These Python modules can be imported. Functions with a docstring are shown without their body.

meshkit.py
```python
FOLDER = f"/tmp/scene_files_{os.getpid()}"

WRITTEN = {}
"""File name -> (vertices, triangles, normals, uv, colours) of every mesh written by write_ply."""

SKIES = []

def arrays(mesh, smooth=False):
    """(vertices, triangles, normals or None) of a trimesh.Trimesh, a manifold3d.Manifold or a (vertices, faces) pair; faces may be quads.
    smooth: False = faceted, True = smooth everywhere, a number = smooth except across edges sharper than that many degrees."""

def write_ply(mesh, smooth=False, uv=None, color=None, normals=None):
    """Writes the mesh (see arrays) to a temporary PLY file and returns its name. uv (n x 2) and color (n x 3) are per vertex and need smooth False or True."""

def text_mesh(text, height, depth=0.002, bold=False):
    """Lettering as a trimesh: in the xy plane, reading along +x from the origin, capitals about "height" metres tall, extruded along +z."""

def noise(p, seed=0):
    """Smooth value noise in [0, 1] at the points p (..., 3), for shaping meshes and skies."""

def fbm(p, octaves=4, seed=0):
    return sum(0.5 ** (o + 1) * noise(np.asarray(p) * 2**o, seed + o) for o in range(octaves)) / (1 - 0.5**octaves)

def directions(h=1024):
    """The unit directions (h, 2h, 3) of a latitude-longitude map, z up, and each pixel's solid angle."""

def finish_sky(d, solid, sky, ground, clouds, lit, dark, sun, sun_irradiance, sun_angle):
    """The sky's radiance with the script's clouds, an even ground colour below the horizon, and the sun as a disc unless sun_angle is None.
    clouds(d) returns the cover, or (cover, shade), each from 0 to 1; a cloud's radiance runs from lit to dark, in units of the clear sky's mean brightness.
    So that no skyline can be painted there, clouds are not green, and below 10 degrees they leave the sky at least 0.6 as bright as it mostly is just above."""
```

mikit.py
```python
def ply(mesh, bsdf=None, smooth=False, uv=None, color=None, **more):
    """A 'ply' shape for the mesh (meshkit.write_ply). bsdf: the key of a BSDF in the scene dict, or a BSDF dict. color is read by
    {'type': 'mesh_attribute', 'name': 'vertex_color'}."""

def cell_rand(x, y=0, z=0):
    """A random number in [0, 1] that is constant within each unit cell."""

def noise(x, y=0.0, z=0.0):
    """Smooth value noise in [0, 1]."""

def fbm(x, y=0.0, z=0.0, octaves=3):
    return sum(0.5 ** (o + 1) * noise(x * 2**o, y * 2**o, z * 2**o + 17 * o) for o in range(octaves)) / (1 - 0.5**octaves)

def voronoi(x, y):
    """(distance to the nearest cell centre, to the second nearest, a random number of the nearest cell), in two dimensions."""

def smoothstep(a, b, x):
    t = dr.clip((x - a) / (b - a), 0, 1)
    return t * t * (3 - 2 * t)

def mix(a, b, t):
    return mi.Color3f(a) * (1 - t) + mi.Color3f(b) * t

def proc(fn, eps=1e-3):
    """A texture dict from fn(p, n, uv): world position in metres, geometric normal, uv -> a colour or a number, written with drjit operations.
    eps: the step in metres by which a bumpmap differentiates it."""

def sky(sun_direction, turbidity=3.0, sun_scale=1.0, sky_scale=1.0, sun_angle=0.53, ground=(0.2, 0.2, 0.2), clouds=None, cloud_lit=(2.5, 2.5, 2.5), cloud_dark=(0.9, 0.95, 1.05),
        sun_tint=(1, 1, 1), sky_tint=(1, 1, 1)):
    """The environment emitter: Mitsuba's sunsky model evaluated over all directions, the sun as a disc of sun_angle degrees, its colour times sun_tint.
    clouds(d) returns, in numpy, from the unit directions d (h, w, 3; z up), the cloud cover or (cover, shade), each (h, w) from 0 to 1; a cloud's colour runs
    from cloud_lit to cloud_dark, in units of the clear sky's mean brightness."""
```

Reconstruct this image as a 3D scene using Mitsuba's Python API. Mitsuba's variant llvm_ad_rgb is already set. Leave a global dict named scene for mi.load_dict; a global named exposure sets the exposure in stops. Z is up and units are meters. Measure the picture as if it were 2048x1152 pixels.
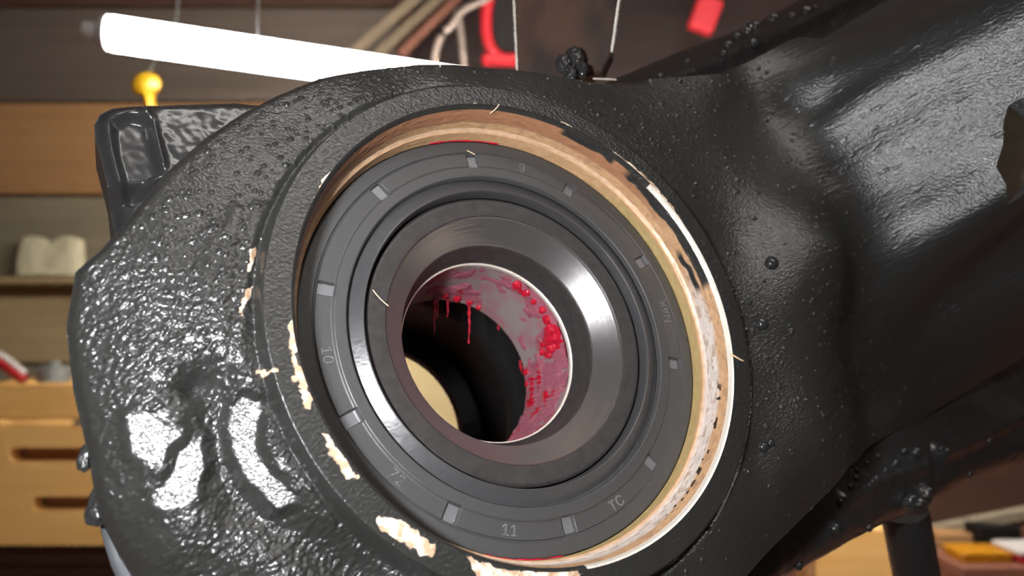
import math, random
import numpy as np, trimesh, shapely, mitsuba as mi, mikit, meshkit
import drjit as dr
from scipy.interpolate import RBFInterpolator
from scipy.ndimage import map_coordinates
from shapely.geometry import Polygon, LineString, Point
T = mi.ScalarTransform4f
rng = np.random.default_rng(7)
scene, labels = {}, {}

# ------------------------------------------------------------------ camera, lights, exposure
PITCH = math.radians(4.0)
EYE = np.array([0.0, 0.0, 1.2])
FWD = np.array([0.0, math.cos(PITCH), math.sin(PITCH)])
exposure = 0.0
scene['camera'] = {'type': 'thinlens', 'fov': math.degrees(2 * math.atan(1024 / 1500)), 'fov_axis': 'x',
                   'aperture_radius': 0.00060, 'focus_distance': 0.119, 'near_clip': 0.01, 'far_clip': 30.0,
                   'to_world': T().look_at(origin=EYE.tolist(), target=(EYE + FWD).tolist(), up=[0, 0, 1])}
FLASH_L = 1150.0          # the camera's flash, 35 mm left of the lens
TUBE_L = 66.0            # the tube lamp behind the arm
ADDED_L = 45.0             # unseen tube lamp added behind the photographer to lay a sheen on the housing

# ------------------------------------------------------------------ materials
# the bearing's own frame, millimetres: u to the right, v up, w out of the bore
HUB = np.array([[0.00089996, 0.0, 0.00043597, 0.00084548], [0.00040808, 0.00035192, -0.00084239, 0.12408231], [-0.00015342, 0.00093603, 0.00031671, 1.20178197], [0.0, 0.0, 0.0, 1.0]])
HINV = np.linalg.inv(HUB)
def hub(p):
    return np.asarray(p, float) @ HUB[:3, :3].T + HUB[:3, 3]
HL = HINV.tolist()
def loc(p):
    """world position (drjit) -> bearing frame in mm"""
    return [HL[i][0] * p.x + HL[i][1] * p.y + HL[i][2] * p.z + HL[i][3] for i in range(3)]
N, F, V, S, mix = mikit.noise, mikit.fbm, mikit.voronoi, mikit.smoothstep, mikit.mix
def rgb(*c):
    return {'type': 'rgb', 'value': [float(x) for x in c]}
def principled(c, r=0.5, spec=0.5, metal=0.0, **k):
    return {'type': 'principled', 'base_color': c if isinstance(c, dict) else rgb(*c), 'roughness': r, 'specular': spec, 'metallic': metal, **k}
def bump(b, fn, scale, eps=2e-5):
    return {'type': 'bumpmap', 'arbitrary': mikit.proc(fn, eps), 'scale': scale, 'bsdf': b}
def two(b):
    return {'type': 'twosided', 'bsdf': b}
def mat(name, b):
    scene['mat_' + name] = two(b); return 'mat_' + name

def peel(p, n, uv):
    x, y, z = p.x * 1000, p.y * 1000, p.z * 1000
    return N(x * 2.6, y * 2.6, z * 2.6) + 0.6 * N(x * 6.1, y * 6.1, z * 6.1)
def sheen(p, n, uv):
    a, b, w = loc(p)
    return 0.27 + 0.11 * S(48.0, 70.0, a) + 0.05 * (F(a * 0.4, b * 0.4, 3.0) - 0.5)
PAINT = mat('black_paint', bump({'type': 'principled', 'base_color': rgb(0.018, 0.018, 0.017), 'roughness': mikit.proc(sheen), 'specular': 0.6}, peel, 0.00006))
def smoothpeel(p, n, uv):
    x, y, z = p.x * 1000, p.y * 1000, p.z * 1000
    return N(x * 0.9, y * 0.9, z * 0.9)
PAINTG = mat('black_gloss', bump(principled((0.018, 0.018, 0.018), 0.24, 0.6), smoothpeel, 0.00008))
def rust_c(p, n, uv):
    a, b, w = loc(p)
    t = F(a * 1.3, b * 1.3, w * 1.3)
    return mix((0.42, 0.27, 0.17), (0.80, 0.66, 0.52), S(0.35, 0.7, t))
CHIP = mat('bare_chip', bump(principled(mikit.proc(rust_c), 0.5, 0.5, 0.15), peel, 0.0001))
def bore_c(p, n, uv):
    a, b, w = loc(p)
    th = dr.atan2(b, a)
    k = th * 36.0
    s = F(k * 0.25, w * 1.6, 3.0)
    fine = F(k * 1.1, w * 2.0, 9.0)
    tan = mix((0.42, 0.24, 0.12), (0.58, 0.37, 0.21), fine)
    grey = mix((0.50, 0.43, 0.38), (0.74, 0.66, 0.60), fine)
    yel = mix((0.34, 0.24, 0.10), (0.46, 0.34, 0.16), fine)
    greyw = 1 - S(0.15, 0.55, th + 0.2 * (s - 0.5))
    c = mix(tan, grey, S(2.6, 3.0, w) * (1 - S(4.6 + 0.9 * s, 5.6 + 0.9 * s, w)) * greyw)
    c = mix(c, grey, (0.22 + 0.33 * greyw) * (1 - S(0.1, 0.35, dr.abs(w - 2.7))))
    c = mix(mix(yel, c, 0.85 * S(0.85, 1.15, th)), c, S(1.5, 2.3, w))
    c = mix(c, (0.34, 0.20, 0.12), 0.6 * S(0.58, 0.70, F(k * 0.8, w * 1.6, 31.0)) * S(2.8, 3.2, w))
    c = mix(c, (0.30, 0.13, 0.07), 0.8 * S(0.6, 0.95, th) * S(4.6, 5.2, w + 0.5 * s))
    pit = S(0.60, 0.68, N(k * 1.3, w * 1.5, 5.0)) * (1 - S(0.35, 0.55, dr.abs(w - 5.7))) * S(-0.95, -0.85, th) * (1 - S(-0.2, -0.1, th))
    c = mix(c, (0.035, 0.022, 0.018), pit)
    edge = 5.9 + 1.2 * (F(k * 0.35, 2.0, 2.0) - 0.5)
    on = S(0.30, 0.36, th) * (1 - S(1.00, 1.06, th))
    on2 = S(1.10, 1.13, th) * (1 - S(1.40, 1.44, th))
    blk = dr.maximum(S(edge - 0.15, edge + 0.15, w) * on, S(edge + 0.4, edge + 0.7, w) * on2)
    drip = (1 - S(0.45, 0.7, dr.abs(w - 4.4 - 0.8 * N(k * 0.5, 1.0, 1.0)))) * S(0.30, 0.36, th) * (1 - S(0.52, 0.58, th))
    return mix(c, (0.022, 0.022, 0.021), dr.maximum(blk, drip))
def bore_b(p, n, uv):
    a, b, w = loc(p)
    k = dr.atan2(b, a) * 36.0
    return N(k * 1.2, w * 2.5, 0.0) + 0.6 * N(k * 0.5, w * 5.0, 4.0)
BORE = mat('bore_metal', bump(principled(mikit.proc(bore_c), 0.42, 0.5, 0.25), bore_b, 0.00008))
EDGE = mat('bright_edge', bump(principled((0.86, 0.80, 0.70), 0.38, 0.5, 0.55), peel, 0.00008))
def rub_b(p, n, uv):
    x, y, z = p.x * 1000, p.y * 1000, p.z * 1000
    return N(x * 3.0, y * 3.0, z * 3.0)
RUB = mat('seal_rubber', bump(principled((0.040, 0.040, 0.040), 0.46, 0.5), rub_b, 0.000012))
RUBG = mat('seal_lip_rubber', bump(principled((0.036, 0.036, 0.038), 0.35, 0.7), rub_b, 0.000015))
NOTCH = mat('notch_rubber', principled((0.10, 0.10, 0.105), 0.35, 0.6))
LETTER = mat('letter_rubber', bump(principled((0.11, 0.11, 0.11), 0.20, 0.8), peel, 0.00030))
def turned(p, n, uv):
    a, b, w = loc(p)
    r = dr.sqrt(a * a + b * b)
    return N(r * 9.0, w * 9.0, 0.0)
def steel_c(p, n, uv):
    a, b, w = loc(p)
    return mix((0.028, 0.025, 0.025), (0.055, 0.050, 0.049), F(a * 0.8, b * 0.8, w))
STEELD = mat('dark_steel', bump(principled(mikit.proc(steel_c), 0.38, 0.5, 0.35), turned, 0.000014))
STEELC = mat('bright_steel', bump(principled((0.26, 0.255, 0.25), 0.24, 0.5, 0.85), turned, 0.000016))
def redbore_c(p, n, uv):
    a, b, w = loc(p)
    t = F(dr.atan2(b, a) * 5.0, w * 0.25, 2.0)
    return mix((0.36, 0.31, 0.30), (0.40, 0.22, 0.24), S(0.4, 0.7, t))
STEELR = mat('greasy_steel', bump(principled(mikit.proc(redbore_c), 0.30, 0.5, 0.45), bore_b, 0.00004))
GREASE = mat('red_grease', bump(principled((0.36, 0.006, 0.022), 0.12, 0.8, 0.0, clearcoat=0.8, clearcoat_gloss=0.95), smoothpeel, 0.00010))
GREASEF = mat('grease_film', bump(principled((0.27, 0.085, 0.115), 0.16, 0.6, 0.0, clearcoat=0.5, clearcoat_gloss=0.9), bore_b, 0.00012))
def plate_c(p, n, uv):  # brown of the reflected wood put into the black plate's colour
    t = F(p.x * 160, p.y * 160, p.z * 60)
    return mix((0.022, 0.016, 0.013), (0.055, 0.030, 0.021), S(0.35, 0.7, t))
PLATE = mat('plate_painted_reflection', principled(mikit.proc(plate_c), 0.34, 0.5))
def inner_c(p, n, uv):
    t = F(p.x * 120, p.y * 120, p.z * 120)
    return mix((0.07, 0.062, 0.042), (0.15, 0.105, 0.065), t)
INSIDE = mat('dark_inside', bump(principled((0.010, 0.010, 0.010), 0.42, 0.3), smoothpeel, 0.00012))
INNER = mat('inner_rust', principled(mikit.proc(inner_c), 0.6, 0.3))
BRIST = mat('bristle', principled((0.70, 0.50, 0.32), 0.4))
def wood(name, dark, light, rough=0.6, sc=1.0):
    def fn(p, n, uv):
        g = F(p.x * 4 * sc, p.y * 4 * sc + 7, p.z * 70 * sc, 3)
        k = F(p.x * 2.5 * sc + 3, p.y * 3 * sc, p.z * 9 * sc, 2)
        return mix(dark, light, dr.clip(0.65 * g + 0.6 * k - 0.12, 0, 1))
    return mat(name, principled(mikit.proc(fn), rough, 0.3))
WOOD_OR = wood('orange_wood', (0.30, 0.14, 0.06), (0.52, 0.28, 0.12))
WOOD_GR = wood('grey_wood', (0.18, 0.15, 0.10), (0.34, 0.28, 0.19))
WOOD_DK = wood('dark_wood', (0.05, 0.025, 0.018), (0.12, 0.06, 0.04))
WOOD_RD = wood('red_wood', (0.14, 0.05, 0.03), (0.26, 0.11, 0.07))
WOOD_HAZE = wood('brown_haze_wood', (0.10, 0.075, 0.058), (0.19, 0.145, 0.115))  # brown plank tone, greyed to imitate the lamp's glare
WOOD_YL = wood('yellow_wood', (0.76, 0.38, 0.10), (0.95, 0.61, 0.23), 0.5)
WOOD_TN = wood('tan_wood', (0.34, 0.24, 0.12), (0.52, 0.38, 0.20))
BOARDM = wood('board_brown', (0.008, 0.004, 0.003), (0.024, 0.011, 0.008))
DARK = mat('dark_void', principled((0.012, 0.010, 0.009), 0.7, 0.2))
CONC = mat('concrete', principled((0.20, 0.18, 0.16), 0.8, 0.2))
CREAM = mat('cream_cloth', principled((0.74, 0.66, 0.44), 0.8, 0.2))
YELLOW = mat('yellow_plastic', principled((0.50, 0.20, 0.006), 0.4))
RED = mat('red_plastic', principled((0.40, 0.014, 0.020), 0.4))
WHITEP = mat('white_plastic', principled((0.75, 0.70, 0.66), 0.4))
BEIGE = mat('beige_cord', principled((0.085, 0.062, 0.050), 0.7, 0.2))
STICK = mat('pale_stick', principled((0.17, 0.125, 0.08), 0.6, 0.2))
BLUE = mat('blue_plastic', principled((0.06, 0.08, 0.30), 0.45))
BLACKM = mat('black_metal', principled((0.02, 0.02, 0.02), 0.35))
GREYM = mat('grey_metal', principled((0.35, 0.36, 0.34), 0.35, 0.5, 0.6))
LAMPW = mat('lamp_white', principled((0.75, 0.74, 0.72), 0.4))

# ------------------------------------------------------------------ helpers
COUNT = {}
def numbered(key):
    k = COUNT.get(key, 0); COUNT[key] = k + 1
    return key if k == 0 else '%s_%03d' % (key, k)
def tag(key, label=None, cat=None, group=None, kind=None):
    d = labels.setdefault(key, {})
    for a, b in (('label', label), ('category', cat), ('group', group), ('kind', kind)):
        if b: d[a] = b
    return key
def thing(name, label, cat, group=None, kind=None):
    return tag(numbered(name), label, cat, group, kind)
def add(key, mesh, m, smooth=False, emit=None, label=None, **k):
    key = numbered(key)
    scene[key] = mikit.ply(mesh, m, smooth=smooth, **k)
    if emit is not None:
        scene[key]['emitter'] = {'type': 'area', 'radiance': rgb(*emit)}
    if label: tag(key, label)
    return key
def cat(ms):
    return trimesh.util.concatenate(ms)
def tm(v, f):
    return trimesh.Trimesh(np.asarray(v, float), np.asarray(f, int), process=False)
def inhub(mesh):
    m = mesh.copy() if isinstance(mesh, trimesh.Trimesh) else tm(*mesh)
    m.vertices = hub(m.vertices); return m
def box(size, at=(0, 0, 0), ax=None, bevel=0.0):
    """a box with bevelled edges: hull of 24 points"""
    s = np.asarray(size, float) / 2; b = min(bevel, 0.45 * s.min() * 2)
    pts = []
    for c in np.ndindex(2, 2, 2):
        g = np.array(c) * 2 - 1
        for k in range(3):
            q = s - b; q[k] = s[k]; pts.append(g * q)
    m = trimesh.convex.convex_hull(np.array(pts))
    v = m.vertices
    if ax is not None: v = v @ np.asarray(ax, float)
    return tm(v + np.asarray(at, float), m.faces)
def lathe(prof, n=160, a0=0.0, a1=2 * math.pi):
    """profile [(r, w)] turned round the w axis"""
    p = np.asarray(prof, float); full = abs(a1 - a0 - 2 * math.pi) < 1e-6
    ang = np.linspace(a0, a1, n, endpoint=not full)
    v = np.stack([np.outer(p[:, 0], np.cos(ang)), np.outer(p[:, 0], np.sin(ang)), np.repeat(p[:, 1:2], n, 1)], -1).reshape(-1, 3)
    i, j = np.meshgrid(np.arange(len(p) - 1), np.arange(n if full else n - 1), indexing='ij')
    j2 = (j + 1) % n
    q = np.stack([i * n + j, i * n + j2, (i + 1) * n + j2, (i + 1) * n + j], -1).reshape(-1, 4)
    return tm(v, np.vstack([q[:, [0, 1, 2]], q[:, [0, 2, 3]]]))
def tube(points, r, sides=10, caps=True):
    p = np.asarray(points, float); r = np.broadcast_to(r, (len(p),))
    t = np.gradient(p, axis=0); t /= np.linalg.norm(t, axis=1, keepdims=True) + 1e-12
    ref = np.array([0.31, 0.17, 0.93]); a = np.cross(t, ref); a /= np.linalg.norm(a, axis=1, keepdims=True) + 1e-9
    b = np.cross(t, a); g = np.arange(sides) * 2 * np.pi / sides
    v = (p[:, None] + r[:, None, None] * (np.cos(g)[None, :, None] * a[:, None] + np.sin(g)[None, :, None] * b[:, None])).reshape(-1, 3)
    i, j = np.meshgrid(np.arange(len(p) - 1), np.arange(sides), indexing='ij'); j2 = (j + 1) % sides
    q = np.stack([i * sides + j, i * sides + j2, (i + 1) * sides + j2, (i + 1) * sides + j], -1).reshape(-1, 4)
    f = np.vstack([q[:, [0, 1, 2]], q[:, [0, 2, 3]]])
    if caps:
        n = len(v); v = np.vstack([v, p[0], p[-1]]); k = np.arange(sides); k2 = (k + 1) % sides; e = (len(p) - 1) * sides
        f = np.vstack([f, np.c_[k2, k, np.full(sides, n)], np.c_[e + k, e + k2, np.full(sides, n + 1)]])
    return tm(v, f)
def curve(pts, n=40):
    """a smooth line through the points"""
    p = np.asarray(pts, float); s = np.r_[0, np.cumsum(np.linalg.norm(np.diff(p, axis=0), axis=1))]
    from scipy.interpolate import CubicSpline
    return CubicSpline(s, p)(np.linspace(0, s[-1], n))
def blob(c, r, squash=(1, 1, 1), seed=0, amp=0.15, sub=3, freq=0.9):
    m = trimesh.creation.icosphere(sub)
    d = 1 + amp * 2 * (meshkit.fbm(m.vertices * freq + 11.3 * seed + 50, 3, seed) - 0.5)
    return tm(m.vertices * d[:, None] * r * np.asarray(squash, float) + np.asarray(c, float), m.faces)

def field(ctrl, lo, hi, step=1.5, smooth=0.0):
    """a smooth height field through control points (u, v, w): a function of (u, v)"""
    c = np.asarray(ctrl, float)
    f = RBFInterpolator(c[:, :2], c[:, 2], kernel='thin_plate_spline', smoothing=smooth)
    gu, gv = np.arange(lo[0] - 6, hi[0] + 6, step), np.arange(lo[1] - 6, hi[1] + 6, step)
    G = f(np.stack(np.meshgrid(gu, gv, indexing='ij'), -1).reshape(-1, 2)).reshape(len(gu), len(gv))
    return lambda p: map_coordinates(G, [(p[:, 0] - gu[0]) / step, (p[:, 1] - gv[0]) / step], order=3, mode='nearest')
def sheet(poly, wfun, h, thick, smooth=True):
    """a pressed sheet: the height field over the polygon, cut clean along its outline and holes, with the sheet's edge. -> (top vertices, top faces, edge mesh)"""
    x0, y0, x1, y1 = poly.bounds
    gu, gv = np.arange(x0 - h, x1 + 2 * h, h), np.arange(y0 - h, y1 + 2 * h, h)
    nu, nv = len(gu), len(gv)
    p = np.stack(np.meshgrid(gu, gv, indexing='ij'), -1).reshape(-1, 2)
    ins = shapely.contains_xy(poly, p[:, 0], p[:, 1]).reshape(nu, nv)
    near = np.zeros_like(ins)
    for a in (-1, 0, 1):
        for b in (-1, 0, 1):
            near |= np.roll(np.roll(ins, a, 0), b, 1)
    snap = (near & ~ins).ravel()
    bd = poly.boundary
    s = shapely.line_locate_point(bd, shapely.points(p[snap])) if bd.geom_type == 'LineString' else None
    if s is not None:
        q = shapely.get_coordinates(shapely.line_interpolate_point(bd, s))
    else:
        lines = list(bd.geoms); pts = shapely.points(p[snap])
        D = np.array([shapely.distance(pts, l) for l in lines]); w = D.argmin(0); q = np.zeros((len(pts), 2))
        for i, l in enumerate(lines):
            k = w == i
            q[k] = shapely.get_coordinates(shapely.line_interpolate_point(l, shapely.line_locate_point(l, pts[k])))
    p[snap] = q
    ok = (ins | near).ravel()
    i, j = np.meshgrid(np.arange(nu - 1), np.arange(nv - 1), indexing='ij')
    quad = np.stack([i * nv + j, (i + 1) * nv + j, (i + 1) * nv + j + 1, i * nv + j + 1], -1).reshape(-1, 4)
    touch = ins.ravel()[quad].any(1) & ok[quad].all(1)
    quad = quad[touch]
    f = np.vstack([quad[:, [0, 1, 2]], quad[:, [0, 2, 3]]])
    e1, e2 = p[f[:, 1]] - p[f[:, 0]], p[f[:, 2]] - p[f[:, 0]]
    f = f[(e1[:, 0] * e2[:, 1] - e1[:, 1] * e2[:, 0]) > 1e-6 * h * h]
    used = np.unique(f); re = np.full(len(p), -1); re[used] = np.arange(len(used))
    p, f = p[used], re[f]
    v = np.c_[p, wfun(p)]
    e = np.vstack([f[:, [0, 1]], f[:, [1, 2]], f[:, [2, 0]]]); es = np.sort(e, 1)
    code = es[:, 0].astype(np.int64) * len(p) + es[:, 1]
    uq, inv, cnt = np.unique(code, return_inverse=True, return_counts=True)
    e = e[cnt[inv] == 1]
    n = len(e); lower = np.array([0, 0, -thick])
    ev = np.vstack([v[e[:, 0]], v[e[:, 1]], v[e[:, 1]] + lower, v[e[:, 0]] + lower]); k = np.arange(n)
    ef = np.vstack([np.c_[k + n, k, k + 3 * n], np.c_[k + n, k + 3 * n, k + 2 * n]])
    return v, f, tm(ev, ef)
def lines(p, pts):
    return shapely.distance(shapely.points(p), LineString(pts))
def bump_line(p, pts, amp, sig):
    return amp * np.exp(-0.5 * (lines(p, pts) / sig) ** 2)
def bump_spot(p, c, amp, sig, asp=1.0, rot=0.0):
    d = p - np.asarray(c); ca, sa = math.cos(rot), math.sin(rot)
    x, y = d[:, 0] * ca + d[:, 1] * sa, (-d[:, 0] * sa + d[:, 1] * ca) * asp
    return amp * np.exp(-0.5 * (x * x + y * y) / sig ** 2)
def sstep(a, b, x):
    t = np.clip((x - a) / (b - a), 0, 1); return t * t * (3 - 2 * t)
def n2(p, fx, fy=None, seed=0, rot=0.0, octs=1):
    ca, sa = math.cos(rot), math.sin(rot); fy = fx if fy is None else fy
    q = np.c_[(p[:, 0] * ca + p[:, 1] * sa) * fx, (-p[:, 0] * sa + p[:, 1] * ca) * fy, np.full(len(p), 0.37 + seed)]
    return meshkit.fbm(q, octs, seed) - 0.5

# ------------------------------------------------------------------ the setting: a plank-built workshop
XL, XR, YB, YF, ZC = -1.9, 1.9, 1.32, -1.6, 2.35
def struct(name, mesh, m):
    k = add(name, mesh, m); tag(k, kind='structure'); return k
struct('floor', box((XR - XL, YB - YF, 0.05), (0, (YB + YF) / 2, -0.025)), CONC)
struct('ceiling', box((XR - XL, YB - YF, 0.05), (0, (YB + YF) / 2, ZC + 0.025)), WOOD_DK)
struct('wall_left', box((0.05, YB - YF, ZC), (XL - 0.025, (YB + YF) / 2, ZC / 2)), WOOD_DK)
struct('wall_right', box((0.05, YB - YF, ZC), (XR + 0.025, (YB + YF) / 2, ZC / 2)), WOOD_DK)
struct('wall_front', box((XR - XL, 0.05, ZC), (0, YF - 0.025, ZC / 2)), WOOD_DK)
struct('wall_back', box((XR - XL, 0.05, ZC), (0, YB + 0.045, ZC / 2)), WOOD_DK)
planks = [(0.02, 0.30, WOOD_DK), (0.305, 0.60, WOOD_DK), (0.605, 0.88, WOOD_RD), (0.885, 1.02, WOOD_DK), (1.025, 1.155, WOOD_GR), (1.16, 1.305, WOOD_TN), (1.31, 1.455, WOOD_GR),
          (1.46, 1.625, WOOD_OR), (1.63, 1.80, WOOD_HAZE), (1.805, 1.95, WOOD_DK), (1.955, 2.13, WOOD_RD), (2.135, 2.34, WOOD_DK)]
for z0, z1, m in planks:
    add('wall_back__plank', box((XR - XL - 0.02, 0.018 + 0.006 * rng.random(), z1 - z0), (0, YB + 0.008, (z0 + z1) / 2), bevel=0.003), m)

# ------------------------------------------------------------------ the arm with its bearing housing
ARM = thing('suspension_arm', 'black-painted steel suspension arm with a round bearing housing, filling the picture', 'suspension arm')
R0, RR = 38.05, 41.7
hub_w = [(-21.68, 45.14, 4.0), (-37.28, 36.25, 4.0), (-47.48, 26.28, 4.0), (-56.16, 12.64, 4.0), (-59.88, 3.03, 4.0), (-63.72, -3.63, 2.4), (-63.35, -10.5, 0.8), (-61.05, -17.75, 0.0), (-57.84, -25.3, -0.8), (-55.39, -32.05, -2.0), (-51.98, -36.88, -4.0), (-49.78, -39.61, -5.0), (-52.43, -23.76, 3.2), (-45.52, -25.18, 4.6), (-54.39, -13.51, 4.2), (-47.6, -12.89, 5.6), (-55.46, -1.67, 5.2), (-48.87, 2.52, 5.8), (-48.88, 15.59, 5.4), (-38.06, 26.14, 5.4), (-22.68, 39.69, 5.2), (-50.36, -31.57, 1.2), (-47.12, -37.01, 0.0), (-40.57, -36.3, 1.5), (-42.78, -30.78, 3.4), (-31.52, -38.99, 3.0), (-21.74, -39.4, 4.5), (-12.37, -40.41, 5.0), (10.52, 53.56, 4.6), (-5.71, 47.96, 4.8), (14.9, 54.34, 4.4), (27.45, 58.55, 4.6), (52.48, 47.9, 6.0), (40.0, 53.01, 5.8), (41.38, -17.12, 6.0), (43.35, 1.32, 6.0), (26.59, -33.94, 6.0), (14.62, -39.2, 5.5), (36.81, -37.2, 5.0)]
arm_w = [(45.77, 24.51, 6.2), (56.55, 26.22, 10.2), (55.7, 12.29, 9.4), (67.2, 25.77, 11.6), (58.5, 42.5, 7.4), (67.07, 48.1, 8.6), (49.43, -5.7, 7.0), (46.59, 65.79, 6.5), (70.18, 82.86, 10.0), (55.82, -25.84, 3.5), (44.86, -31.46, 4.2), (67.35, -17.04, 4.0), (46.64, -21.85, 6.6), (56.18, -14.31, 8.0)]
arm_d = [(86.82, 24.96, 4.54), (79.16, 6.99, -0.99), (103.34, 21.3, 3.34), (118.4, 24.11, 21.85), (106.2, 11.59, -2.65), (94.62, -0.23, -8.17), (113.12, 1.37, -10.62), (135.9, 15.11, 2.52), (138.9, 21.12, 14.37), (115.73, 20.52, 11.39), (83.76, 83.7, 12.78), (90.58, 89.2, 17.05), (98.08, 94.96, 22.38), (95.03, 99.19, 15.73), (109.43, 107.02, 26.69), (144.18, 21.12, 16.92), (105.49, 29.58, 19.6)]
arm_r = [(69.19, 59.59, 13.37), (71.55, 59.46, 19.4), (74.05, 61.54, 26.72), (77.44, 62.27, 34.85), (80.35, 62.74, 42.61), (82.74, 63.05, 49.86), (85.3, 62.69, 57.48), (85.43, 66.94, 59.55), (76.48, 48.22, 15.05), (79.25, 50.88, 22.28), (82.8, 52.58, 31.68), (85.51, 53.73, 40.72), (87.51, 55.04, 48.54), (82.7, 38.52, 15.15), (84.72, 42.53, 24.2), (88.97, 40.01, 30.43), (91.89, 40.07, 37.5), (95.76, 37.68, 44.94), (88.15, 35.58, 20.96), (91.95, 32.5, 26.31)]
ctrl = list(hub_w) + list(arm_w) + list(arm_d) + list(arm_r)
for k in range(16):
    t = k * math.pi / 8
    ctrl += [(44 * math.cos(t), 44 * math.sin(t), 6.2), (36 * math.cos(t), 36 * math.sin(t), 6.4)]
outline = [(27.48, 58.82), (14.77, 54.27), (10.52, 53.56), (-5.36, 50.36), (-15.21, 47.18), (-21.68, 45.14), (-29.4, 41.09), (-37.28, 36.25), (-42.95, 31.2), (-47.48, 26.28), (-52.1, 19.8), (-56.16, 12.64), (-58.29, 7.25), (-59.88, 3.03), (-61.54, -0.31), (-63.77, -3.47), (-63.35, -10.5), (-61.05, -17.75), (-57.84, -25.3), (-55.39, -32.05), (-51.98, -36.88), (-48.35, -41.29)]
outline2 = [(-18.99, -43.46), (10.45, -43.22), (32.25, -40.93), (38.53, -37.25), (43.3, -34.04), (55.79, -26.01), (67.3, -17.23)]
outline3 = [(99.68, -4.58), (113.23, 0.83), (124.56, 7.64), (135.94, 14.89), (140.2, 20.42), (103.83, 40.75), (116.8, 92.01), (107.74, 105.41), (95.03, 99.19)]
outline4 = [(70.18, 82.86), (52.1, 69.99), (46.59, 65.79)]
allp = np.array(outline + outline2 + outline3 + outline4)
lo, hi = allp.min(0), allp.max(0)
base_w = field(ctrl, lo, hi, smooth=0.02)
circle = [(R0 * math.cos(t), R0 * math.sin(t)) for t in np.linspace(0, 2 * math.pi, 721)[:-1]]
opening = [(88.15, 48.33), (88.64, 45.77), (89.81, 42.17), (90.49, 39.03), (91.65, 36.37), (92.95, 33.93), (94.47, 32.42), (95.41, 32.85), (93.88, 38.58), (90.94, 45.66), (88.82, 48.84)]
shell_poly = Polygon(allp, [circle, opening]).buffer(0)
if shell_poly.geom_type != 'Polygon': shell_poly = max(shell_poly.geoms, key=lambda g: g.area)
VALLEY = [(-46.06, -17.23), (-44.73, -20.34), (-43.65, -23.43), (-42.14, -27.04), (-39.26, -30.48), (-34.7, -32.92), (-29.4, -35.67), (-23.99, -38.48), (-18.49, -41.05)]
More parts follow.
